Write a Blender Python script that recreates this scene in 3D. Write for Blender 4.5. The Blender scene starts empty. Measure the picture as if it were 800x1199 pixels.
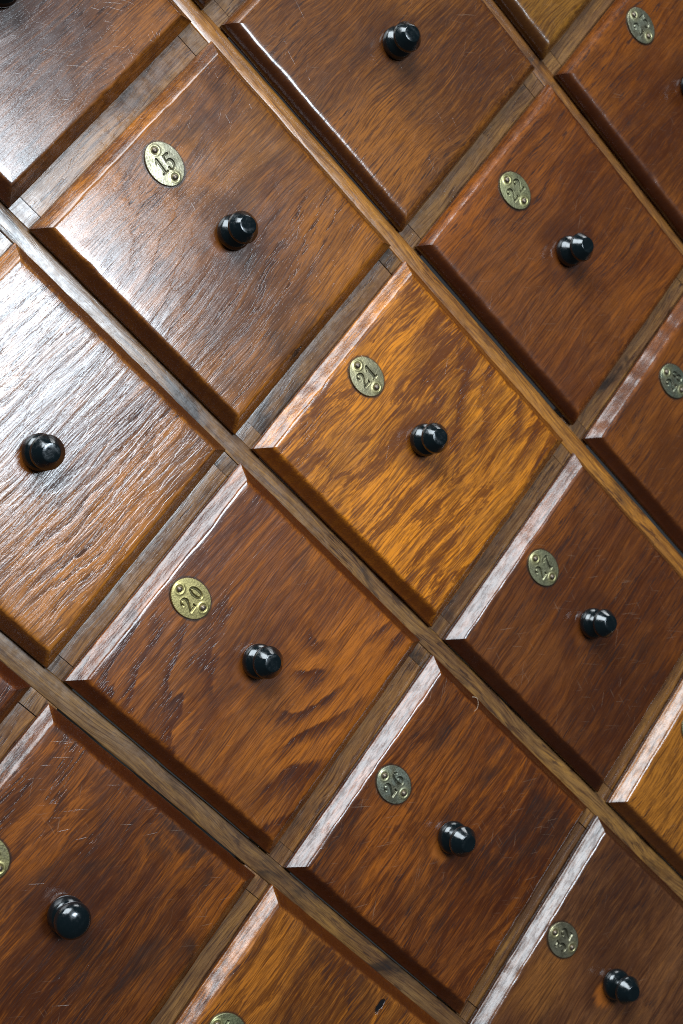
import bpy, bmesh, math, random
import numpy as np
from mathutils import Matrix, Vector

scene = bpy.context.scene
COL = scene.collection
MM = 0.001
PX, PY = 150.0, 153.27            # drawer pitch across and down, millimetres
GX, GY = 10.5, 11.2               # visible frame between the drawer fronts
BASE_Z = 1300.0                   # height of the middle drawer above the floor

def W(x, y, z):
    """cabinet millimetres (right, up, out of the face) -> world metres"""
    return Vector((x * MM, -z * MM, (y + BASE_Z) * MM))

# ------------------------------------------------------------------ camera
cam = bpy.data.cameras.new('camera'); co = bpy.data.objects.new('camera', cam); COL.objects.link(co)
RM = [[0.5691166210831364, -0.659996896030749, 0.49041856493885955],
      [-0.7486751971745405, -0.662543961231131, -0.022824297838589164],
      [0.33998782440342884, -0.35417452853916287, -0.8711880868053035]]
def axis(v): return Vector((v[0], -v[2], v[1]))
r, u, b = axis(RM[0]), -axis(RM[1]), -axis(RM[2])
loc = W(-299.34, 261.07, 616.88)
co.matrix_world = Matrix(((r.x, u.x, b.x, loc.x), (r.y, u.y, b.y, loc.y), (r.z, u.z, b.z, loc.z), (0, 0, 0, 1)))
cam.sensor_fit = 'VERTICAL'; cam.sensor_height = 36; cam.sensor_width = 24; cam.lens = 47.02
cam.clip_start = 0.02; cam.clip_end = 50
cam.dof.use_dof = True; cam.dof.focus_distance = 0.655; cam.dof.aperture_fstop = 12.0
scene.camera = co

# ------------------------------------------------------------------ light
world = bpy.data.worlds.new('World'); scene.world = world; world.use_nodes = True
bg = world.node_tree.nodes['Background']
bg.inputs['Color'].default_value = (0.80, 0.88, 0.95, 1); bg.inputs['Strength'].default_value = 0.04

def area(name, pos, target, sx, sy, power, color):
    l = bpy.data.lights.new(name, 'AREA'); l.shape = 'RECTANGLE'; l.size = sx; l.size_y = sy
    l.energy = power; l.color = color
    o = bpy.data.objects.new(name, l); COL.objects.link(o)
    o.location = pos
    o.rotation_euler = (Vector(target) - Vector(pos)).to_track_quat('-Z', 'Y').to_euler()
    return o
CEN = W(0, 0, 0)
# tall window in the wall across the room, skylight overhead, small side window
area('window_light', W(720, 70, 3000), W(-96, 200, 0), .80, .80, 62, (0.75, 0.885, 1.0))
area('skylight', W(520, 1880, 1180), W(0, 0, 0), 1.35, 1.75, 84, (0.82, 0.93, 1.0))
area('side_window_light', W(2600, 800, 260), W(0, 0, 0), 0.7, 1.0, 16, (0.92, 0.97, 1.0))

scene.cycles.filter_width = 1.0; scene.cycles.use_denoising = False; scene.cycles.caustics_reflective = False
scene.view_settings.view_transform = 'Standard'; scene.view_settings.look = 'None'
scene.view_settings.exposure = 0.0; scene.view_settings.gamma = 1.0
scene.view_settings.use_curve_mapping = False

# ------------------------------------------------------------------ materials
class NT:
    def __init__(s, name):
        s.m = bpy.data.materials.new(name); s.m.use_nodes = True
        s.t = s.m.node_tree; s.bsdf = s.t.nodes['Principled BSDF']
    def n(s, kind, **kw):
        o = s.t.nodes.new(kind)
        for k, v in kw.items():
            setattr(o, k, v)
        return o
    def link(s, a, b): s.t.links.new(a, b)
    def put(s, sock, v):
        if hasattr(v, 'is_output') or isinstance(v, bpy.types.NodeSocket): s.link(v, sock)
        else: sock.default_value = v
    def math(s, op, a, b=0.0, c=0.0, clamp=False):
        o = s.n('ShaderNodeMath', operation=op, use_clamp=clamp)
        s.put(o.inputs[0], a); s.put(o.inputs[1], b)
        if op in ('MULTIPLY_ADD', 'SMOOTH_MIN'): s.put(o.inputs[2], c)
        return o.outputs[0]
    def vmath(s, op, a, b):
        o = s.n('ShaderNodeVectorMath', operation=op); s.put(o.inputs[0], a); s.put(o.inputs[1], b); return o.outputs[0]
    def ramp(s, v, lo, hi, a=0.0, b=1.0, smooth=True):
        o = s.n('ShaderNodeMapRange', interpolation_type='SMOOTHSTEP' if smooth else 'LINEAR')
        s.put(o.inputs['Value'], v); s.put(o.inputs['From Min'], lo); s.put(o.inputs['From Max'], hi)
        s.put(o.inputs['To Min'], a); s.put(o.inputs['To Max'], b); return o.outputs['Result']
    def mix(s, f, a, b, mode='MIX'):
        o = s.n('ShaderNodeMix', data_type='RGBA', blend_type=mode)
        s.put(o.inputs[0], f); s.put(o.inputs[6], a); s.put(o.inputs[7], b); return o.outputs[2]
    def noise(s, vec, scale, detail=2.0, rough=0.5, dist=0.0):
        o = s.n('ShaderNodeTexNoise'); s.put(o.inputs['Vector'], vec); s.put(o.inputs['Scale'], scale)
        s.put(o.inputs['Detail'], detail); s.put(o.inputs['Roughness'], rough); s.put(o.inputs['Distortion'], dist)
        return o.outputs['Fac']
    def attr(s, name, kind='OBJECT'):
        return s.n('ShaderNodeAttribute', attribute_name=name, attribute_type=kind).outputs['Fac']
    def scaled(s, vec, sx, sy, sz, rz=0.0, ry=0.0):
        o = s.n('ShaderNodeMapping', vector_type='POINT'); s.put(o.inputs['Vector'], vec)
        o.inputs['Scale'].default_value = (sx, sy, sz); o.inputs['Rotation'].default_value = (0, ry, rz)
        return o.outputs[0]

def RGB(h):
    c = [int(h[i:i + 2], 16) / 255 for i in (0, 2, 4)]
    return tuple(x / 12.92 if x <= .04045 else ((x + .055) / 1.055) ** 2.4 for x in c) + (1,)

def wood(name, panel=True):
    k = NT(name)
    tc = k.n('ShaderNodeTexCoord'); mm = k.vmath('MULTIPLY', tc.outputs['Object'], (1000, 1000, 1000))
    seed = k.attr('seed')
    cmb = k.n('ShaderNodeCombineXYZ'); k.link(k.math('MULTIPLY', seed, 217.0), cmb.inputs[0])
    k.link(k.math('MULTIPLY', seed, 91.0), cmb.inputs[1]); k.link(k.math('MULTIPLY', seed, 131.0), cmb.inputs[2])
    P = k.vmath('ADD', mm, cmb.outputs[0])
    # the grain wanders a little
    slant = k.attr('slant')
    sep = k.n('ShaderNodeSeparateXYZ'); k.link(P, sep.inputs[0])
    warp = k.noise(k.scaled(P, .012, .02, .03), 1.0, 2)
    zz = k.math('ADD', sep.outputs[2], k.math('MULTIPLY', k.math('SUBTRACT', warp, .5), 14.0))
    zz = k.math('ADD', zz, k.math('MULTIPLY', sep.outputs[0], slant))
    cx = k.n('ShaderNodeCombineXYZ'); k.link(sep.outputs[0], cx.inputs[0]); k.link(sep.outputs[1], cx.inputs[1]); k.link(zz, cx.inputs[2])
    G = cx.outputs[0]
    oi = k.n('ShaderNodeObjectInfo'); base = oi.outputs['Color']
    # growth rings: the board cuts a slightly conical stack of rings, giving arches and long lines
    so = k.n('ShaderNodeSeparateXYZ'); k.link(mm, so.inputs[0])
    wob = k.math('MULTIPLY', k.math('SUBTRACT', k.noise(k.scaled(P, .014, .03, .04), 1.0, 3, .55), .5), 26.0)
    wob = k.math('ADD', wob, k.math('MULTIPLY', k.math('SUBTRACT', k.noise(k.scaled(P, .07, .4, .45), 1.0, 3, .6), .5), 4.5))
    yy = k.math('ADD', k.attr('pith'), k.math('MULTIPLY', so.outputs[0], k.attr('cone')))
    zr = k.math('ADD', k.math('SUBTRACT', so.outputs[2], k.attr('heart')), k.math('MULTIPLY', so.outputs[0], slant))
    zr = k.math('ADD', zr, k.math('MULTIPLY', wob, .35))
    rad = k.math('ADD', k.math('SQRT', k.math('ADD', k.math('MULTIPLY', yy, yy), k.math('MULTIPLY', zr, zr))), wob)
    ph = k.math('FRACT', k.math('DIVIDE', rad, k.attr('ring')))
    early = k.math('MULTIPLY', k.ramp(ph, 0.0, .10), k.ramp(ph, .72, .12))
    region = k.ramp(k.noise(k.scaled(P, .012, .02, .02), 1.0, 2, .5), .42, .58, .05, 1)
    bands = k.math('MULTIPLY', early, region)
    tongue = k.ramp(k.noise(k.scaled(G, .015, .085, .085), 1.0, 6, .70, .8), .52, .56)
    streak = k.noise(k.scaled(G, .020, .45, .42), 1.0, 6, .70)
    fine = k.noise(k.scaled(G, .085, 1.3, 1.3), 1.0, 4, .65)
    pore = k.noise(k.scaled(G, .095, 1.1, 1.35), 1.0, 2, .55)
    pores = k.ramp(pore, .53, .58)
    pores = k.math('MULTIPLY', pores, k.math('MULTIPLY_ADD', bands, .8, .3))
    figure = k.attr('figure')
    line = k.ramp(k.noise(k.scaled(G, .020, 1.1, 1.05), 1.0, 3, .6), .55, .60)
    # colour
    mott = k.noise(k.scaled(P, .011, .03, .018), 1.0, 4, .6)
    tone = k.ramp(mott, .40, .60)
    dark = k.mix(1.0, base, (0.26, 0.175, 0.18, 1), 'MULTIPLY')
    red = k.mix(1.0, base, (0.55, 0.42, 0.38, 1), 'MULTIPLY')
    warm = k.mix(1.0, base, (1.8, 1.66, .9, 1), 'MULTIPLY')
    c = k.mix(k.math('MULTIPLY', tone, k.attr('blotch')), base, red)
    c = k.mix(k.math('MULTIPLY', k.ramp(k.noise(k.scaled(P, .013, .03, .016), 1.0, 4, .6, .4), .48, .66), k.attr('gold')), c, warm)
    c = k.mix(k.math('MULTIPLY', k.ramp(k.noise(k.scaled(G, .012, .16, .17), 1.0, 5, .68), .53, .62), k.attr('glow')), c, k.mix(1.0, base, (1.9, 1.75, .8, 1), 'MULTIPLY'))
    if panel:
        for nm, col, amt in (('pale', warm, .8), ('deep', dark, .62)):
            ax = k.math('DIVIDE', k.math('SUBTRACT', so.outputs[0], k.attr(nm + '_x')), 1.5)
            az = k.math('SUBTRACT', so.outputs[2], k.attr(nm + '_z'))
            aa = k.math('DIVIDE', k.math('SQRT', k.math('ADD', k.math('MULTIPLY', ax, ax), k.math('MULTIPLY', az, az))), k.attr(nm + '_r'))
            aa = k.math('ADD', aa, k.math('MULTIPLY', k.math('SUBTRACT', k.noise(k.scaled(G, .018, .06, .06), 1.0, 5, .68), .5), 1.9))
            c = k.mix(k.ramp(aa, 1.15, .45, 0, amt), c, col)
    gr = k.attr('grain')
    c = k.mix(k.math('MULTIPLY', k.ramp(streak, .50, .68, 0, .6), gr), c, warm)
    c = k.mix(k.math('MULTIPLY', k.ramp(streak, .50, .32, 0, .6), gr), c, dark)
    c = k.mix(k.math('MULTIPLY', bands, k.math('MULTIPLY', figure, 1.0, clamp=True)), c, dark)
    c = k.mix(k.math('MULTIPLY', tongue, k.attr('fleck')), c, dark)
    c = k.mix(k.math('MULTIPLY', k.ramp(fine, .50, .56, 0, .55), gr), c, dark)
    c = k.mix(k.math('MULTIPLY', line, .6), c, dark)
    c = k.mix(k.math('MULTIPLY', k.ramp(fine, .45, .34, 0, .45), gr), c, warm)
    c = k.mix(k.math('MULTIPLY', pores, .82), c, k.mix(1.0, dark, (.62, .62, .7, 1), 'MULTIPLY'))
    # old stains
    st = k.noise(k.scaled(P, .018, .02, .03), 1.0, 4, .65, .8)
    c = k.mix(k.math('MULTIPLY', k.ramp(st, .53, .68), k.attr('stain')), c, (.012, .008, .007, 1))
    if panel:
        bev = k.attr('bevel', 'GEOMETRY')
        bald = k.math('MULTIPLY', bev, k.ramp(k.noise(k.scaled(P, .12, .5, .5), 1.0, 6, .75), .40, .66))
        wn = k.noise(P, .22, 4, .65)
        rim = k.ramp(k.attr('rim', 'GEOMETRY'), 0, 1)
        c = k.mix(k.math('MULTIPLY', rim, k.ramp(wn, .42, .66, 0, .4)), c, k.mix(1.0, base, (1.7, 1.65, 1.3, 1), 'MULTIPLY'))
        c = k.mix(k.math('MULTIPLY', bev, k.ramp(wn, .56, .36, 0, .35)), c, dark)
        # fine pale scratches in the varnish, at several angles
        scr = None
        for ang, sc in ((.5, 1.0), (1.25, 1.3), (-.75, .9), (2.2, 1.15)):
            v = k.scaled(P, .10 * sc, 1.0, 2.3 * sc, 0, ang)
            rot = k.n('ShaderNodeMapping', vector_type='POINT'); k.link(P, rot.inputs['Vector']); rot.inputs['Rotation'].default_value = (0, ang, 0)
            v = k.scaled(rot.outputs[0], .05 * sc, .3, 1.9 * sc)
            s_ = k.ramp(k.noise(v, 1.0, 1, .5), .735, .79)
            scr = s_ if scr is None else k.math('MAXIMUM', scr, s_)
        where = k.ramp(k.noise(P, .03, 2, .5), .42, .60)
        scr = k.math('MULTIPLY', k.math('MULTIPLY', scr, where), k.attr('scratch'))
        c = k.mix(k.math('MULTIPLY', scr, .36), c, (.36, .25, .17, 1))
        # contact shadow painted as a dark ring in the wood round the plate
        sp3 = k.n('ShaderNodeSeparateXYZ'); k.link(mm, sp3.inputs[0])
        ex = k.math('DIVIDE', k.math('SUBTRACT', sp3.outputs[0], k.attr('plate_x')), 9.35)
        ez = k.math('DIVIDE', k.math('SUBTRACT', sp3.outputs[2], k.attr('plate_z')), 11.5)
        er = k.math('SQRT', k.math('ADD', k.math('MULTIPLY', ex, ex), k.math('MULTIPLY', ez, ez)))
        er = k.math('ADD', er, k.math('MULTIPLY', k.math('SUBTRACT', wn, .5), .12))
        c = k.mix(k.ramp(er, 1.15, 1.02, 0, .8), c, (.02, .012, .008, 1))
        # a gouge down to black wood
        nx = k.math('DIVIDE', k.math('SUBTRACT', sp3.outputs[0], k.attr('nick_x')), 5.0)
        nz = k.math('DIVIDE', k.math('SUBTRACT', sp3.outputs[2], k.attr('nick_z')), 1.9)
        nd = k.math('SQRT', k.math('ADD', k.math('MULTIPLY', nx, nx), k.math('MULTIPLY', nz, nz)))
        nd = k.math('ADD', nd, k.math('MULTIPLY', k.math('SUBTRACT', wn, .5), 1.6))
        nick = k.ramp(nd, 1.0, .75)
        c = k.mix(nick, c, (.006, .005, .006, 1))
        # bare orange patch where fingers have worn the varnish beside the knob
        d = k.vmath('SUBTRACT', mm, (0, 0, 0))
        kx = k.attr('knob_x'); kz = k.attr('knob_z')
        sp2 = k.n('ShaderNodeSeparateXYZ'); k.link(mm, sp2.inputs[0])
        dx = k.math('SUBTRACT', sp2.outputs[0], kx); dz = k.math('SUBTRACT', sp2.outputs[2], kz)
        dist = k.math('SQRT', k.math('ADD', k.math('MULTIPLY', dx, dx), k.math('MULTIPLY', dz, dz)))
        dist = k.math('ADD', dist, k.math('MULTIPLY', k.math('SUBTRACT', streak, .5), 14.0))
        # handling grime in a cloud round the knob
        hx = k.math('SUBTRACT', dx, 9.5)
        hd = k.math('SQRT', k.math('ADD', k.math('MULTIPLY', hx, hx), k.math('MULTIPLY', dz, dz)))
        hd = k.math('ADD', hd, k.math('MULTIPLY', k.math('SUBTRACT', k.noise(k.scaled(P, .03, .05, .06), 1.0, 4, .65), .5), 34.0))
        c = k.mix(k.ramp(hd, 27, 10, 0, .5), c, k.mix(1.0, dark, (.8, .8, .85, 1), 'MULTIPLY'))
        wear = k.math('MULTIPLY', k.ramp(dist, 8.5, 3.5), k.attr('wear'))
        c = k.mix(wear, c, (.30, .085, .012, 1))
    else:
        wn = k.noise(P, .22, 4, .65)
        scr = 0.0
    if panel:   # shade painted into the end-grain side bevels; raw lip stained dark
        c = k.mix(k.math('MULTIPLY', k.attr('side_shade_raw_lip', 'GEOMETRY'), .90), c, dark)
    k.link(c, k.bsdf.inputs['Base Color'])
    rr = k.math('MULTIPLY_ADD', k.noise(P, .12, 3, .6), .18, .26)
    rr = k.math('ADD', rr, k.math('MULTIPLY', pores, .2))
    if not panel: rr = k.math('ADD', rr, .08)
    k.link(rr, k.bsdf.inputs['Roughness'])
    k.bsdf.inputs['Specular IOR Level'].default_value = .25
    if panel: k.link(k.ramp(bald, 0, 1, .9, .35), k.bsdf.inputs['Coat Weight'])
    else: k.bsdf.inputs['Coat Weight'].default_value = .9
    k.bsdf.inputs['Coat IOR'].default_value = 1.6
    k.link(k.ramp(k.noise(P, .05, 4, .65), .3, .7, .08, .18) if panel else k.ramp(wn, .3, .7, .14, .28), k.bsdf.inputs['Coat Roughness'])
    # relief: open pores and the ripple of the hard and soft grain
    h = k.math('MULTIPLY', pores, -.22)
    h = k.math('ADD', h, k.math('MULTIPLY', streak, .95))
    h = k.math('ADD', h, k.math('MULTIPLY', fine, .17))
    h = k.math('ADD', h, k.math('MULTIPLY', wn, .08))
    h = k.math('ADD', h, k.math('MULTIPLY', early, -.22))
    h = k.math('ADD', h, k.math('MULTIPLY', k.noise(k.scaled(G, .014, .2, .24), 1.0, 3, .6), 1.5))
    if panel:
        h = k.math('ADD', h, k.math('MULTIPLY', scr, -.4))
        dents = k.noise(k.scaled(P, .16, .6, .6), 1.0, 4, .7)
        h = k.math('ADD', h, k.math('MULTIPLY', k.math('MULTIPLY', dents, bev), 2.6))
        h = k.math('SUBTRACT', h, k.math('MULTIPLY', nick, 6.0))
    bmp = k.n('ShaderNodeBump'); bmp.inputs['Strength'].default_value = 1.0
    k.link(k.attr('ripple'), bmp.inputs['Distance'])
    k.link(h, bmp.inputs['Height']); k.link(bmp.outputs[0], k.bsdf.inputs['Normal']); k.link(bmp.outputs[0], k.bsdf.inputs['Coat Normal'])
    return k.m

M_PANEL = wood('varnished_oak', True)
M_RAIL = wood('frame_oak', False)

def knob_mat():
    k = NT('ebonised_wood'); b = k.bsdf
    tc = k.n('ShaderNodeTexCoord'); P = k.vmath('MULTIPLY', tc.outputs['Object'], (1000, 1000, 1000))
    n = k.noise(P, .5, 4, .6)
    b.inputs['Base Color'].default_value = (.0025, .006, .0075, 1)
    k.link(k.ramp(n, .3, .75, .10, .30), b.inputs['Roughness'])
    b.inputs['Specular IOR Level'].default_value = .6; b.inputs['Coat Weight'].default_value = .5; b.inputs['Coat Roughness'].default_value = .08
    bmp = k.n('ShaderNodeBump'); bmp.inputs['Distance'].default_value = .00006; k.link(n, bmp.inputs['Height'])
    k.link(bmp.outputs[0], b.inputs['Normal'])
    return k.m
M_KNOB = knob_mat()

def brass_mat():
    k = NT('aged_brass'); b = k.bsdf
    tc = k.n('ShaderNodeTexCoord'); P = k.vmath('MULTIPLY', tc.outputs['Object'], (1000, 1000, 1000))
    oi = k.n('ShaderNodeObjectInfo')
    seed = k.attr('seed'); cmb = k.n('ShaderNodeCombineXYZ'); k.link(k.math('MULTIPLY', seed, 37.0), cmb.inputs[0])
    P = k.vmath('ADD', P, cmb.outputs[0])
    n = k.noise(P, .16, 4, .6, .5); n2 = k.noise(P, 1.1, 3, .6)
    groove = k.attr('groove', 'GEOMETRY'); pol = k.attr('polish', 'GEOMETRY')
    tarn = k.ramp(n, .35, .65)
    tarn = k.math('MULTIPLY', tarn, k.math('SUBTRACT', 1.0, k.math('MULTIPLY', pol, .9)))
    c = k.mix(k.math('MULTIPLY', tarn, k.attr('tarnish')), oi.outputs['Color'], (.17, .15, .095, 1))
    c = k.mix(k.math('MULTIPLY', pol, .45), c, (.80, .66, .24, 1))
    c = k.mix(k.ramp(n2, .55, .75, 0, .35), c, (.16, .13, .06, 1))
    c = k.mix(k.math('MULTIPLY', groove, .72), c, (.06, .055, .035, 1))
    k.link(c, b.inputs['Base Color']); b.inputs['Metallic'].default_value = .85
    k.link(k.ramp(n2, .3, .7, .30, .46), b.inputs['Roughness'])
    bmp = k.n('ShaderNodeBump'); bmp.inputs['Distance'].default_value = .00008; k.link(n2, bmp.inputs['Height'])
    k.link(bmp.outputs[0], b.inputs['Normal'])
    return k.m
M_BRASS = brass_mat()

def pin_mat():
    k = NT('dull_steel_pin'); b = k.bsdf
    tc = k.n('ShaderNodeTexCoord'); n = k.noise(tc.outputs['Object'], 900, 3, .6)
    k.link(k.mix(k.ramp(n, .35, .7), (.13, .10, .08, 1), (.30, .23, .15, 1)), b.inputs['Base Color'])
    b.inputs['Metallic'].default_value = .8; b.inputs['Roughness'].default_value = .38
    return k.m
M_PIN = pin_mat()

# ------------------------------------------------------------------ helpers
def obj(name, me, mat, parent=None, loc=(0, 0, 0)):
    o = bpy.data.objects.new(name, me); COL.objects.link(o)
    if mat and not me.materials: me.materials.append(mat)
    o.parent = parent; o.location = loc
    return o

def grid_mesh(name, rings, close_top=True, attrs=None, smooth=True):
    """rings: list of equal-length vertex loops (mm, local x / out / up) joined into a skin"""
    n = len(rings[0]); vs = [v for rg in rings for v in rg]; fs = []
    for i in range(len(rings) - 1):
        for j in range(n):
            a, b_ = i * n + j, i * n + (j + 1) % n
            fs.append((a, b_, b_ + n, a + n))
    if close_top: fs.append(tuple(range((len(rings) - 1) * n, len(rings) * n)))
    me = bpy.data.meshes.new(name)
    me.from_pydata([(v[0] * MM, -v[1] * MM, v[2] * MM) for v in vs], [], fs)
    if attrs:
        for k_, vals in attrs.items():
            a = me.attributes.new(k_, 'FLOAT', 'POINT'); a.data.foreach_set('value', vals)
    if smooth: me.polygons.foreach_set('use_smooth', [True] * len(me.polygons))
    me.update(); return me

def mark_sharp(me, deg):
    me.set_sharp_from_angle(angle=math.radians(deg))

def smooth_noise(rng, n, step):
    k_ = max(2, int(n / step) + 2); v = [rng.gauss(0, 1) for _ in range(k_)]
    out = []
    for i in range(n):
        t = i / n * (k_ - 1); a = int(t); f = t - a; f = f * f * (3 - 2 * f)
        out.append(v[a] * (1 - f) + v[min(a + 1, k_ - 1)] * f)
    return out

# section of the moulded edge: (inset, height out of the frame, bevel, rim)
PROF = {
    'ogee': [(.5, .35, 1, 0), (.05, .6, 1, 0), (0, 2.5, 1, 0), (.12, 3.0, 1, .3), (.5, 3.45, 1, .9), (1.0, 3.75, 1, .5), (1.7, 4.35, 1, 0), (3.0, 5.7, 1, 0),
             (4.4, 7.25, 1, 0), (5.3, 8.25, .9, .3), (5.9, 8.75, .6, 1), (6.5, 9.08, .3, 1), (7.2, 9.22, .1, .5), (8.2, 9.27, 0, 0), (11, 9.28, 0, 0)],
    'round': [(.5, .35, 1, 0), (.05, .6, 1, 0), (0, 2.6, 1, 0), (.10, 3.2, 1, 0), (.45, 4.1, 1, 0), (1.1, 5.3, 1, 0), (1.9, 6.45, 1, 0), (2.8, 7.5, 1, .1),
              (3.7, 8.3, .9, .5), (4.6, 8.85, .7, 1), (5.5, 9.12, .4, 1), (6.6, 9.24, .1, .4), (8.0, 9.28, 0, 0), (11, 9.28, 0, 0)],
    'slant': [(.5, .35, 1, 0), (.05, .6, 1, 0), (0, 2.2, 1, 0), (.15, 2.7, 1, .3), (.55, 3.1, 1, .6), (2.0, 4.7, 1, 0), (4.0, 6.95, 1, 0), (5.5, 8.6, .8, .6),
              (6.0, 9.0, .5, 1), (6.6, 9.2, .2, .8), (7.6, 9.27, 0, 0), (11, 9.28, 0, 0)],
}
TOP = 9.28

def panel_mesh(w, h, prof, rng, rough=.10):
    M = 44; rings = []; bev = []; rim = []; shade_lip = []
    lip = [smooth_noise(rng, M, 3) for _ in range(4)]; edge = [smooth_noise(rng, M, 2.2) for _ in range(4)]
    sag = [rng.gauss(0, .10) for _ in range(4)]
    hx, hy = w / 2, h / 2
    for ins, z, bv, rm in PROF[prof]:
        pts = []
        for s in range(4):                     # bottom, right, top, left
            for j in range(M):
                t = j / M; f = math.sin(math.pi * t) ** .35
                i = ins
                if 2.6 < z: i += f * (edge[s][j] * rough * (1.0 + 1.6 * rm) + sag[s] * f)
                else: i += f * lip[s][j] * .05
                zz = z - (abs(edge[s][j]) * rough * .6 * rm * f)
                a = -1 + 2 * t
                if s == 0: p = (a * (hx - ins), zz, -(hy - i))
                elif s == 1: p = (hx - i, zz, a * (hy - ins))
                elif s == 2: p = (-a * (hx - ins), zz, hy - i)
                else: p = (-(hx - i), zz, -a * (hy - ins))
                pts.append(p); bev.append(float(bv)); rim.append(float(rm)); shade_lip.append(1.0 if z < 2.65 else float(bv) if s in (1, 3) else 0.0)
        rings.append(pts)
    me = grid_mesh('front_panel', rings, True, {'bevel': bev, 'rim': rim, 'side_shade_raw_lip': shade_lip})
    # keep the mitres at the corners crisp
    n = 4 * M
    corner = set()
    for i in range(len(rings)):
        for s in range(4): corner.add(i * n + s * M)
    sharp = me.attributes.new('sharp_edge', 'BOOLEAN', 'EDGE')
    vals = [(e.vertices[0] in corner and e.vertices[1] in corner) for e in me.edges]
    sharp.data.foreach_set('value', vals)
    return me

def lathe(name, prof, seg=56, sharp=28):
    if name == 'knob': prof = [(r_ * .91, z * .97) for r_, z in prof]
    rings = []
    for r_, z in prof:
        rings.append([(r_ * math.cos(2 * math.pi * j / seg), z, r_ * math.sin(2 * math.pi * j / seg)) for j in range(seg)])
    me = grid_mesh(name, rings, True); mark_sharp(me, sharp); return me

KNOB_FACET = lathe('knob', [(8.6, -.4), (9.4, .4), (9.8, 1.4), (9.9, 2.6), (9.6, 4.0), (8.8, 5.2), (7.5, 6.2), (6.0, 7.0), (5.2, 7.8), (5.1, 8.6), (5.8, 9.4), (7.3, 10.0),
                            (8.5, 10.8), (9.05, 11.8), (9.1, 12.6), (8.9, 13.3), (8.5, 13.9), (6.7, 15.9), (5.1, 17.7), (4.85, 17.9), (4.5, 17.98), (2.6, 18.02), (.8, 18.03)])
KNOB_ROUND = lathe('knob', [(8.6, -.4), (9.3, .5), (9.7, 1.6), (9.8, 3.0), (9.5, 4.6), (8.9, 6.0), (8.1, 7.0), (7.3, 7.7), (7.1, 8.4), (7.4, 9.0), (8.2, 9.8),
                            (9.1, 11.0), (9.5, 12.4), (9.4, 13.9), (8.8, 15.3), (7.7, 16.5), (6.2, 17.4), (4.4, 18.0), (2.4, 18.3), (.6, 18.4)], sharp=60)
PIN = lathe('pin', [(1.6, -.2), (1.6, .2), (1.45, .6), (1.15, .95), (.7, 1.15), (.25, 1.2)], 20, 60)

# ------------------------------------------------------------------ stamped digits (mm, each as tapering strokes)
def catmull(pts, sub=5):
    out = []
    for i in range(len(pts) - 1):
        p0 = pts[max(i - 1, 0)]; p1 = pts[i]; p2 = pts[i + 1]; p3 = pts[min(i + 2, len(pts) - 1)]
        for s in range(sub):
            t = s / sub
            out.append(tuple(.5 * ((2 * b_) + (-a + c_) * t + (2 * a - 5 * b_ + 4 * c_ - d) * t * t + (-a + 3 * b_ - 3 * c_ + d) * t ** 3)
                             for a, b_, c_, d in zip(p0, p1, p2, p3)))
    out.append(pts[-1]); return out
def oval(cx, cy, rx, ry, wside, wtop):
    return [(cx + rx * math.sin(a), cy + ry * math.cos(a), wtop + (wside - wtop) * abs(math.sin(a))) for a in [2 * math.pi * i / 20 for i in range(21)]]
SIX = [catmull([(1.35, 2.5, .9), (.5, 3.5, .6), (-.7, 2.8, .9), (-1.5, .8, 1.1), (-1.6, -1.3, 1.2), (-.9, -3.2, .8), (.3, -3.6, .7), (1.4, -2.6, 1.0), (1.5, -1.0, 1.0), (.5, .2, .7), (-.6, .1, .6), (-1.4, -.9, .6)])]
DIG = {
    '1': [[(-1.5, 1.9, .5), (-.1, 3.6, .9)], [(0, 3.6, 1.15), (0, -3.6, 1.15)], [(-1.4, -3.6, .7), (1.4, -3.6, .7)]],
    '2': [[(-1.55, 1.9, 1.25), (-1.5, 2.0, 1.25)], catmull([(-1.8, 2.2, .5), (-1.2, 3.3, .6), (0, 3.7, .7), (1.3, 3.0, 1.0), (1.6, 1.8, 1.15), (1.0, .4, 1.0), (-.4, -1.5, .7), (-1.8, -3.3, .6)]),
          [(-1.8, -3.4, .7), (.3, -3.2, 1.05), (1.8, -3.4, .8)], [(1.8, -3.4, .6), (2.0, -2.2, .5)]],
    '3': [[(-1.5, 2.5, .5), (-1.5, 3.5, .8), (1.4, 3.5, .8), (-.2, .9, .6)], catmull([(-.2, .9, .6), (1.1, .4, .9), (1.6, -1.2, 1.15), (1.0, -3.0, .9), (-.4, -3.6, .7), (-1.5, -3.0, .7), (-1.6, -2.3, 1.0)])],
    '4': [[(.6, 3.6, .7), (-1.9, -1.5, .7), (1.9, -1.5, .7)], [(.7, 3.6, 1.1), (.7, -3.6, 1.1)], [(-.4, -3.6, .6), (1.7, -3.6, .6)]],
    '5': [[(1.5, 3.5, 1.0), (-1.1, 3.5, .9), (-1.3, .5, .7)], catmull([(-1.3, .5, .6), (-.2, 1.0, .7), (1.1, .5, 1.0), (1.6, -1.2, 1.25), (.9, -3.1, .9), (-.5, -3.6, .7), (-1.5, -2.9, .7), (-1.6, -2.2, 1.1)])],
    '6': SIX, '9': [[(-x, -y, w) for x, y, w in s] for s in SIX],
    '7': [[(-1.6, 2.4, .6), (-1.5, 3.5, .8), (1.7, 3.5, .9)], catmull([(1.7, 3.4, .6), (.6, 1.0, .8), (-.1, -1.3, 1.0), (-.3, -3.6, 1.15)]), [(-1.3, -3.6, .6), (.8, -3.6, .6)]],
    '8': [oval(0, 1.9, 1.25, 1.65, .9, .65), oval(0, -1.8, 1.55, 1.8, 1.05, .65)],
    '0': [oval(0, 0, 1.6, 3.45, 1.2, .65)],
}
RXP, RYP = 9.35, 11.5
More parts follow.
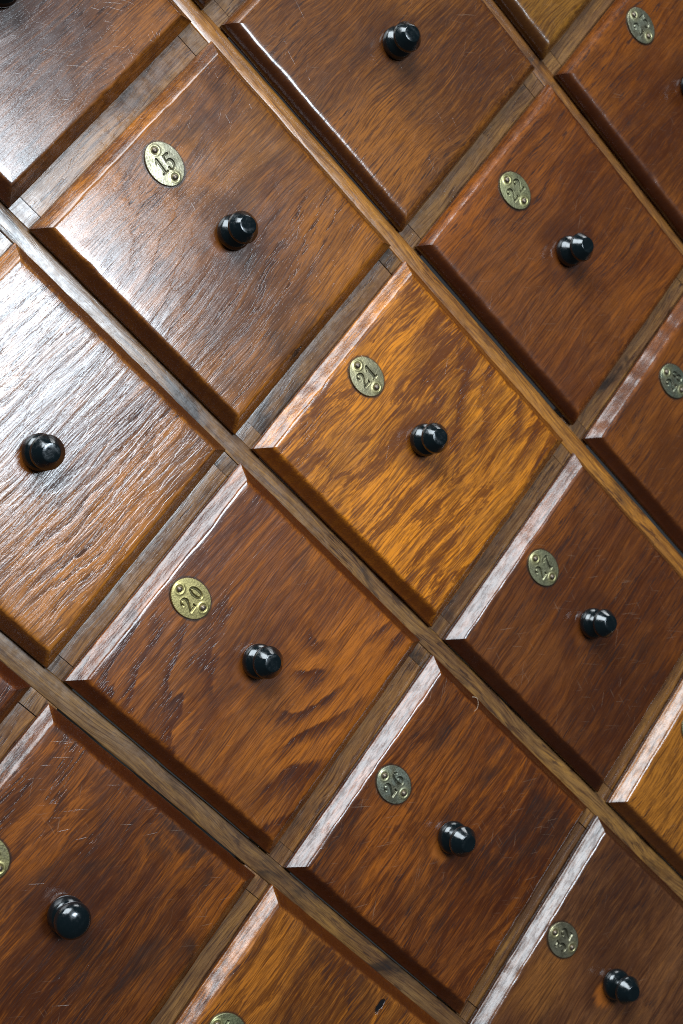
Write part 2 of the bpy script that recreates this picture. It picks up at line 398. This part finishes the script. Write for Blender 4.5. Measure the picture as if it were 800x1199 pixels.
def plate_mesh(number, rng):
    segs = []
    txt = str(number); gap = {15: 2.5, 21: 3.3, 25: 3.2}.get(number, 3.7); xs = [0] if len(txt) == 1 else [-gap, gap]
    for ch, x0 in zip(txt, xs):
        dy = rng.uniform(-.5, .5); rot = rng.gauss(0, .07); cr_, sr_ = math.cos(rot), math.sin(rot)
        for st in DIG[ch]:
            q_ = [(1.06 * (x * cr_ - y * sr_) + x0, 1.06 * (x * sr_ + y * cr_) + dy, w / 2) for x, y, w in st]
            if len(q_) == 1: q_ = q_ * 2
            segs += list(zip(q_[:-1], q_[1:]))
    NR, NT_ = 60, 150
    th = np.arange(NT_) * 2 * np.pi / NT_
    rho = np.concatenate([[1.0, 1.012, 1.0], np.linspace(.985, .02, NR)])
    zb = np.concatenate([[-.1, .45, .85], np.full(NR, 1.0)])
    X = rho[:, None] * RXP * np.cos(th); Y = rho[:, None] * RYP * np.sin(th)
    D = np.full(X.shape, 9.0)
    for (x1, y1, w1), (x2, y2, w2) in segs:
        dx, dy = x2 - x1, y2 - y1; L2 = dx * dx + dy * dy + 1e-9
        t = np.clip(((X - x1) * dx + (Y - y1) * dy) / L2, 0, 1)
        d = np.hypot(X - x1 - t * dx, Y - y1 - t * dy) - (w1 + (w2 - w1) * t)
        D = np.minimum(D, d)
    s = np.clip((.22 - D) / .44, 0, 1); s = s * s * (3 - 2 * s)
    Z = zb[:, None] + 0 * X
    inner = (rho <= .985)[:, None]
    swell = np.exp(-np.clip(D, 0, 9) ** 2 / .5) * .05
    Z = Z + inner * (.22 * (1 - (X / RXP) ** 2 - (Y / RYP) ** 2) - .75 * s + swell * (1 - s))
    pol = np.zeros_like(X)
    for py in (7.9, -7.9):
        dd = np.hypot(X, Y - py); pol = np.maximum(pol, np.exp(-(dd / 3.2) ** 2))
        Z = Z + inner * (.18 * np.exp(-((dd - 2.5) / .6) ** 2) - .15 * (dd < 1.9))
    rings = [[(X[i, j], Z[i, j], Y[i, j]) for j in range(NT_)] for i in range(len(rho))]
    return grid_mesh('number_plate', rings, True, {'groove': s.ravel().tolist(), 'polish': pol.ravel().tolist()})

# ------------------------------------------------------------------ the cabinet frame
COLS = range(-2, 4); ROWS = range(-2, 4)          # six drawers across
frame = bpy.data.objects.new('drawer_cabinet', None); COL.objects.link(frame)
yb = -3.5 * PY - 20; yt = 2.5 * PY + 20
frame.location = W(0.5 * PX, yb, 0)
frame['label'] = 'brown oak cabinet frame of rails and stiles between the numbered drawers'; frame['category'] = 'cabinet'
rng = random.Random(5)
def bar(name, x0, x1, y0, y1, top, along_y, tint):
    """a board with softly broken, slightly uneven arrises; local x runs along its grain"""
    L = (y1 - y0) if along_y else (x1 - x0); B = (x1 - x0) if along_y else (y1 - y0)
    N = max(2, int(L / 6)); rings = []
    sec = [(-1, -14, 0), (-1, -.45, 0), (-1, -.12, .22), (-1, 0, .7), (0, .02, 0), (1, 0, .7), (1, -.12, .22), (1, -.45, 0), (1, -14, 0)]
    jit = [smooth_noise(rng, N + 1, 2.5) for _ in sec]; hj = smooth_noise(rng, N + 1, 6)
    vs = []; fs = []
    for i in range(N + 1):
        xx = -L / 2 + L * i / N
        for k_, (sd, z, ins) in enumerate(sec):
            y = sd * (B / 2 - ins) + (jit[k_][i] * .06 if z > -1 else 0)
            vs.append((xx * MM, -(z + (hj[i] * .03 if z > -1 else 0)) * MM, y * MM))
    m = len(sec)
    for i in range(N):
        for k_ in range(m - 1):
            a = i * m + k_; fs.append((a, a + m, a + m + 1, a + 1))
    fs.append(tuple(range(m))); fs.append(tuple(range(N * m + m - 1, N * m - 1, -1)))
    me = bpy.data.meshes.new(name); me.from_pydata(vs, [], fs)
    me.polygons.foreach_set('use_smooth', [True] * len(me.polygons)); me.update(); mark_sharp(me, 40)
    o = obj(name, me, M_RAIL, frame)
    c_ = W((x0 + x1) / 2, (y0 + y1) / 2, top) - frame.location
    o.location = c_
    if along_y: o.rotation_euler = (0, math.radians(90), 0)
    g = rng.uniform(.86, 1.14); o.color = (tint[0] * g, tint[1] * g, tint[2] * g, 1)
    o['seed'] = rng.uniform(1, 60); o['slant'] = rng.gauss(0, .01); o['figure'] = .25; o['blotch'] = .5; o['pith'] = 60.0; o['cone'] = .05; o['heart'] = 30.0; o['ring'] = 5.0; o['fleck'] = .2; o['grain'] = .55; o['gold'] = .3; o['glow'] = .3
    o['stain'] = rng.choice([.15, .5, .8]); o['ripple'] = .00006
    return o
SW = 5.4                                          # half width of the centre strip of a stile
stile_tint = {-2: (.17, .088, .034), -1: (.185, .095, .036), 0: (.22, .108, .034), 1: (.38, .155, .026), 2: (.28, .115, .026)}
for c in range(-2, 5):
    x = (c - .5) * PX + {0: .1, 1: .1}.get(c, 0)
    bar('stile', x - SW, x + SW, yb, yt, 0, True, stile_tint.get(c, (.22, .12, .05)))
for rr in range(-2, 5):
    y = (.5 - rr) * PY + (0)
    for c in range(-2, 4):
        xl = (c - .5) * PX; xr = xl + PX
        g1, g2 = rng.uniform(.15, .6), rng.uniform(.15, .6)
        jl, jr = rng.uniform(13.0, 15.5), rng.uniform(13.0, 15.5)
        t_ = rng.choice([(.25, .118, .045), (.27, .13, .048), (.29, .128, .038)])
        d1 = rng.uniform(-.5, -.15)
        bar('joint_block', xl + SW + .12, xl + jl, y - 12, y + 12, d1, False, (.26, .125, .046))
        bar('rail', xl + jl + g1, xr - jr - g2, y - 12, y + 12, d1 - rng.uniform(0, .25), False, t_)
        bar('joint_block', xr - jr, xr - SW - .12, y - 12, y + 12, rng.uniform(-.5, -.15), False, (.26, .125, .046))

# ------------------------------------------------------------------ the drawers
# number: (edge shifts left, right, bottom, top), knob shift, plate shift (mm)
FIT = {
    9: ([0.1, -0.03, 0.73, 0.0], [0, 0], [0.3, 48.0]), 10: ([-1.06, 0.0, 0.73, 0.0], [0, 0], [0.3, 48.0]),
    13: ([0.0, -0.15, 0.2, 0.0], [0, 0], [0.3, 48.0]), 14: ([-0.12, 0.15, -0.45, -0.23], [2.26, -0.89], [0.3, 48.0]),
    15: ([-0.89, 0.57, 0.53, -1.12], [1.81, -0.75], [0.38, 46.14]), 16: ([0.31, -0.58, 0.62, 0.36], [1.12, 0.23], [0.3, 48.0]),
    17: ([-1.26, 0.0, 0.13, 0.0], [0, 0], [0.3, 48.0]), 19: ([0.0, -1.4, -0.1, -0.09], [-0.95, 2.82], [-2, 50.0]),
    20: ([0.44, 0.32, 0.22, 0.65], [-1.18, 1.53], [-0.6, 49.93]), 21: ([-0.23, 0.45, -1.03, 0.43], [0.68, 1.46], [1.77, 49.52]),
    22: ([1.36, 0.25, -0.5, 0.3], [1.37, 0.04], [0.09, 48.6]), 23: ([-0.94, 0.0, 0.0, -0.03], [0, 0], [-2.94, 50.64]),
    25: ([0.0, 0.36, 0.0, 0.39], [0, 0], [0.3, 48.0]), 26: ([0.43, -0.65, -0.28, -0.51], [-0.59, 1.08], [-0.76, 49.26]),
    27: ([-0.15, 0.35, -1.48, -0.88], [-1.03, 0.46], [0.78, 48.12]), 28: ([1.37, 0.0, 0.0, -0.49], [0, 0], [1.5, 45.94]),
    32: ([-0.47, -0.38, 0.0, 1.88], [0.5, 4.92], [-1.15, 53.26]), 33: ([-0.04, 0.0, 0.0, -0.05], [0, 0], [0.3, 48.0]),
}
# number: (colour, figure, blotch, stain, scratch, wear, ripple mm, slant, profile)
LOOK = {
    9: ((0.173, 0.057, 0.0099), .25, .8, .7, 1.0, 0, .26, .03, 'slant'),
    10: ((0.104, 0.035, 0.0076), .3, .5, .4, .5, 0, .2, .0, 'round'),
    13: ((0.163, 0.043, 0.0085), .3, .6, .3, .5, 0, .2, .0, 'slant'),
    14: ((0.272, 0.096, 0.0152), .45, .6, .25, .5, .55, .42, .05, 'slant'),
    15: ((0.230, 0.078, 0.0108), .25, .9, .35, 1.0, .3, .26, -.03, 'slant'),
    16: ((0.183, 0.062, 0.0114), .12, .5, .2, .6, 0, .16, .02, 'round'),
    17: ((0.208, 0.086, 0.0130), .1, .4, .1, .4, 0, .14, .02, 'round'),
    19: ((0.163, 0.047, 0.0068), .45, .8, .6, .7, 0, .22, .04, 'ogee'),
    20: ((0.248, 0.074, 0.0106), .95, .7, .2, .9, .35, .24, .03, 'ogee'),
    21: ((0.442, 0.151, 0.0129), .85, .25, .12, .5, 0, .22, .08, 'ogee'),
    22: ((0.173, 0.049, 0.0076), .18, .7, .25, .6, .2, .16, .02, 'round'),
    23: ((0.173, 0.050, 0.0068), .15, .8, .2, .4, 0, .15, .02, 'round'),
    25: ((0.248, 0.083, 0.0134), .35, .6, .35, .5, 0, .2, .05, 'ogee'),
    26: ((0.173, 0.049, 0.0085), .28, .8, .45, 1.0, .9, .2, .03, 'ogee'),
    27: ((0.147, 0.043, 0.0088), .15, .8, .3, .9, .2, .16, .02, 'slant'),
    28: ((0.181, 0.053, 0.0085), .15, .5, .2, .5, 0, .15, .02, 'ogee'),
    32: ((0.145, 0.055, 0.0202), .3, .6, .3, .5, .9, .18, .06, 'ogee'),
    33: ((0.248, 0.092, 0.0171), .2, .3, .1, .4, 0, .18, .05, 'ogee'),
}
# number: distance of the pith behind the face, its tilt, its height, ring width (mm), dark flecks
RINGS = {
    9: (70., .1, 30., 7., .3), 10: (70., .1, 30., 7., .2), 13: (70., .1, 30., 7., .2), 14: (35., .06, -130., 6.5, .1), 15: (60., .25, 60., 8., .35),
    16: (20., .02, 240., 5., .05), 17: (30., .02, 260., 5., .05), 19: (40., .2, 70., 9., .5), 20: (38., -.42, -12., 11., .12), 21: (50., .30, 20., 9., .75),
    22: (30., .05, 160., 9., .3), 23: (30., .05, 160., 8., .2), 25: (40., .3, 10., 9., .6), 26: (40., .1, 100., 9., .6), 27: (40., .05, 180., 8., .3),
    28: (40., .05, 180., 8., .15), 32: (45., .3, -20., 9., .35), 33: (30., .04, 150., 6., .1),
}
# how strongly the short grain shows through the finish
GRAIN = {9: .7, 15: .55, 16: .8, 20: .7, 21: 1.0, 22: .5, 23: .5, 26: .7, 27: .42, 28: .42, 32: .5, 19: .8}
# number: golden clouds, orange streaks
GLOW = {9: (.3, .4), 14: (.5, .5), 15: (.9, .35), 16: (.25, .15), 17: (.2, .1), 19: (.6, .9), 20: (.2, .55), 21: (.5, .5), 22: (.2, .4), 23: (.5, .3),
        25: (.7, .7), 26: (.2, .9), 27: (.15, .3), 28: (.2, .2), 32: (.2, .3), 33: (.3, .3)}
# clouds of paler and darker wood in single boards: centre and size (mm)
PALE = {15: (37, -50, 38), 14: (-13, -49, 45), 19: (35, 56, 40), 20: (24, -48, 40), 21: (-48, -30, 45), 22: (-39, 67, 26), 26: (-4, 26, 30), 27: (21, 73, 25), 25: (38, 69, 40), 32: (-25, 48, 20), 16: (-57, -33, 35), 9: (42, -70, 35), 33: (-35, 58, 60)}
DARK = {15: (-15, -27, 34), 14: (23, -6, 30), 19: (-18, -14, 40), 20: (33, 69, 30), 21: (51, 20, 22), 22: (41, 4, 35), 23: (-29, -8, 40), 26: (15, -47, 32), 27: (-12, -41, 40), 25: (54, 9, 30), 32: (43, 31, 30), 16: (41, -37, 40), 28: (-35, 14, 30), 9: (-2, -35, 28)}
NICK = {25: (56.7, -19.4), 15: (-17.2, -66.6)}
LABEL = {
    9: 'reddish brown oak drawer with grey scratches and a dark stain, above the drawer numbered 15',
    10: 'very dark oak drawer peeping in between the drawers above number 15, a corner only',
    13: 'dark oak drawer below and left of the most glaring one, a corner only',
    14: 'golden brown oak drawer whose coarse rippled grain shines white with window glare',
    15: 'scratched red brown oak drawer with brass plate 15 and a gold upper corner',
    16: 'olive brown straight grained oak drawer with rounded edges, right of drawer 15',
    17: 'dull ochre oak drawer above drawer 23 and right of the olive brown one',
    19: 'dark oak drawer with orange streaks and a ball-tipped black knob, left of drawer 20',
    20: 'red brown oak drawer with bright brass plate 20 and flame figure',
    21: 'honey gold oak drawer with dark flecks and brass plate 21',
    22: 'dark red brown oak drawer with rounded edges and brass plate 22',
    23: 'red brown oak drawer with a small tarnished plate 23, right of drawer 22',
    25: 'golden brown oak drawer with plate 25 and dark flecks, below drawer 19',
    26: 'dark red oak drawer with plate 26, scratched beside its orange-worn knob',
    27: 'dark plum brown oak drawer with brass plate 27, below the honey gold drawer',
    28: 'smooth red brown oak drawer with dark green plate 28, below drawer 22',
    32: 'grey brown oak drawer with plate 32 and an orange bare spot left of its knob',
    33: 'light golden straight grained oak drawer below drawer 27, with plate 33',
}
BRASS = {20: (0.502, 0.408, 0.166), 15: (0.405, 0.364, 0.256), 21: (0.340, 0.292, 0.166), 22: (0.308, 0.292, 0.151), 27: (0.308, 0.292, 0.166), 26: (0.275, 0.292, 0.226), 32: (0.324, 0.292, 0.196), 23: (0.275, 0.276, 0.196), 28: (0.178, 0.204, 0.151), 19: (0.356, 0.306, 0.137), 25: (0.291, 0.292, 0.151)}
TARN = {20: .1, 15: .7, 21: .6, 22: .5, 27: .6, 26: .9, 32: .8, 23: .9, 28: .9}
TILT = {20: (.05, 0), 15: (0.02, 0)}

def drawer(n, c, rr):
    rg = random.Random(n * 7 + 1)
    dl, dr, db, dt = FIT.get(n, ([rg.gauss(0, .5) for _ in range(4)],))[0]
    kx, ky = FIT[n][1] if n in FIT else (rg.gauss(0, 1.2), rg.gauss(0, 1.2))
    px, py = FIT[n][2] if n in FIT else (rg.gauss(0, 1.2), 48.5 + rg.gauss(0, 1.2))
    lk = LOOK.get(n) or ((.22 * rg.uniform(.8, 1.3), .085 * rg.uniform(.8, 1.3), .025), .3, .6, .3, .6, .2, .2, rg.gauss(0, .03), rg.choice(['ogee', 'slant']))
    cx, cy = c * PX, -rr * PY
    x0, x1 = cx - PX / 2 + GX / 2 + dl, cx + PX / 2 - GX / 2 + dr
    y0, y1 = cy - PY / 2 + GY / 2 + db, cy + PY / 2 - GY / 2 + dt
    mx, my = (x0 + x1) / 2, (y0 + y1) / 2
    e = bpy.data.objects.new('drawer', None); COL.objects.link(e); e.empty_display_size = .02
    e.location = W(mx, my, rg.uniform(-.25, .12)); e.rotation_euler = (0, rg.gauss(0, .0018), 0)
    e['label'] = LABEL.get(n, 'dark oak drawer with brass plate %d' % n); e['category'] = 'drawer'
    e['group'] = 'numbered oak drawers of the cabinet'
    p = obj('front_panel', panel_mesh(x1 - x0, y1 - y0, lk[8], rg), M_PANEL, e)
    p.color = (*lk[0], 1)
    p['seed'] = n * 1.37 + .21; p['figure'] = lk[1]; p['blotch'] = lk[2]; p['stain'] = lk[3]; p['scratch'] = lk[4]
    p['pith'], p['cone'], p['heart'], p['ring'], p['fleck'] = RINGS.get(n, (60, .1, 20, 6, .3)); p['grain'] = GRAIN.get(n, .85); p['gold'], p['glow'] = GLOW.get(n, (.4, .4)); p['wear'] = lk[5]; p['ripple'] = lk[6] * (.00023 if n == 14 else .00022); p['slant'] = lk[7]
    p['nick_x'], p['nick_z'] = NICK.get(n, (-999.0, -999.0))
    p['pale_x'], p['pale_z'], p['pale_r'] = PALE.get(n, (-999, -999, 1)); p['deep_x'], p['deep_z'], p['deep_r'] = DARK.get(n, (-999, -999, 1))
    p['nick_x'] += cx - mx; p['nick_z'] += cy - my
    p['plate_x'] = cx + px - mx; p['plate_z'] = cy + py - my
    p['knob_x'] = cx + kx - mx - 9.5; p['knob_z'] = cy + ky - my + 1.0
    kb = obj('knob', KNOB_ROUND if n == 19 else KNOB_FACET, M_KNOB, e)
    kb.location = Vector(((cx + kx - mx) * MM, -TOP * MM, (cy + ky - my) * MM))
    kb.rotation_euler = (rg.gauss(0, .035), rg.uniform(0, 6.28), rg.gauss(0, .035))
    pl = obj('number_plate', plate_mesh(n, rg), M_BRASS, e)
    pl.location = Vector(((cx + px - mx) * MM, -TOP * MM, (cy + py - my) * MM))
    tx, tz = TILT.get(n, (0, 0))
    pl.rotation_euler = (tx, rg.gauss(0, .08), tz)
    pl.color = (*BRASS.get(n, (.40, .40, .22)), 1); pl['seed'] = n * .77; pl['tarnish'] = TARN.get(n, .6)
    for s in (1, -1):
        q_ = obj('pin', PIN, M_PIN, pl); q_.location = (0, -.95 * MM, s * 7.9 * MM)
    return e

for rr in ROWS:
    for c in COLS:
        drawer(21 + c + 6 * rr, c, rr)

# ------------------------------------------------------------------ a stray bristle stuck to the varnish
HAIR = [(-84.8, -113.7, 9.9), (-83.4, -116.3, 9.9), (-84.5, -118.7, 9.9), (-87.3, -120.4, 9.9), (-90.1, -119.8, 9.9)]
def bristle():
    o0 = W(*HAIR[0]); path = [Vector(W(*p)) - o0 for p in HAIR]
    fine_ = [Vector(v) for v in catmull([tuple(p) for p in path], 6)]
    vs, fs, n = [], [], 6
    for i, p in enumerate(fine_):
        d = (fine_[min(i + 1, len(fine_) - 1)] - fine_[max(i - 1, 0)]).normalized()
        a = d.cross(Vector((0, 1, 0))).normalized(); b2 = d.cross(a)
        rad_ = .00016 * (1 - .6 * i / len(fine_))
        for j in range(n):
            t = 2 * math.pi * j / n; vs.append(p + a * rad_ * math.cos(t) + b2 * rad_ * math.sin(t))
    for i in range(len(fine_) - 1):
        for j in range(n):
            fs.append((i * n + j, i * n + (j + 1) % n, (i + 1) * n + (j + 1) % n, (i + 1) * n + j))
    me = bpy.data.meshes.new('bristle'); me.from_pydata(vs, [], fs); me.update()
    k = NT('pale_bristle'); tc = k.n('ShaderNodeTexCoord')
    k.link(k.mix(k.noise(tc.outputs['Object'], 400), (.42, .30, .20, 1), (.62, .48, .36, 1)), k.bsdf.inputs['Base Color']); k.bsdf.inputs['Roughness'].default_value = .4
    o = obj('bristle', me, k.m); o.location = o0
    o['label'] = 'tiny pale curved bristle stuck near the upper corner of drawer 26'; o['category'] = 'bristle'
bristle()
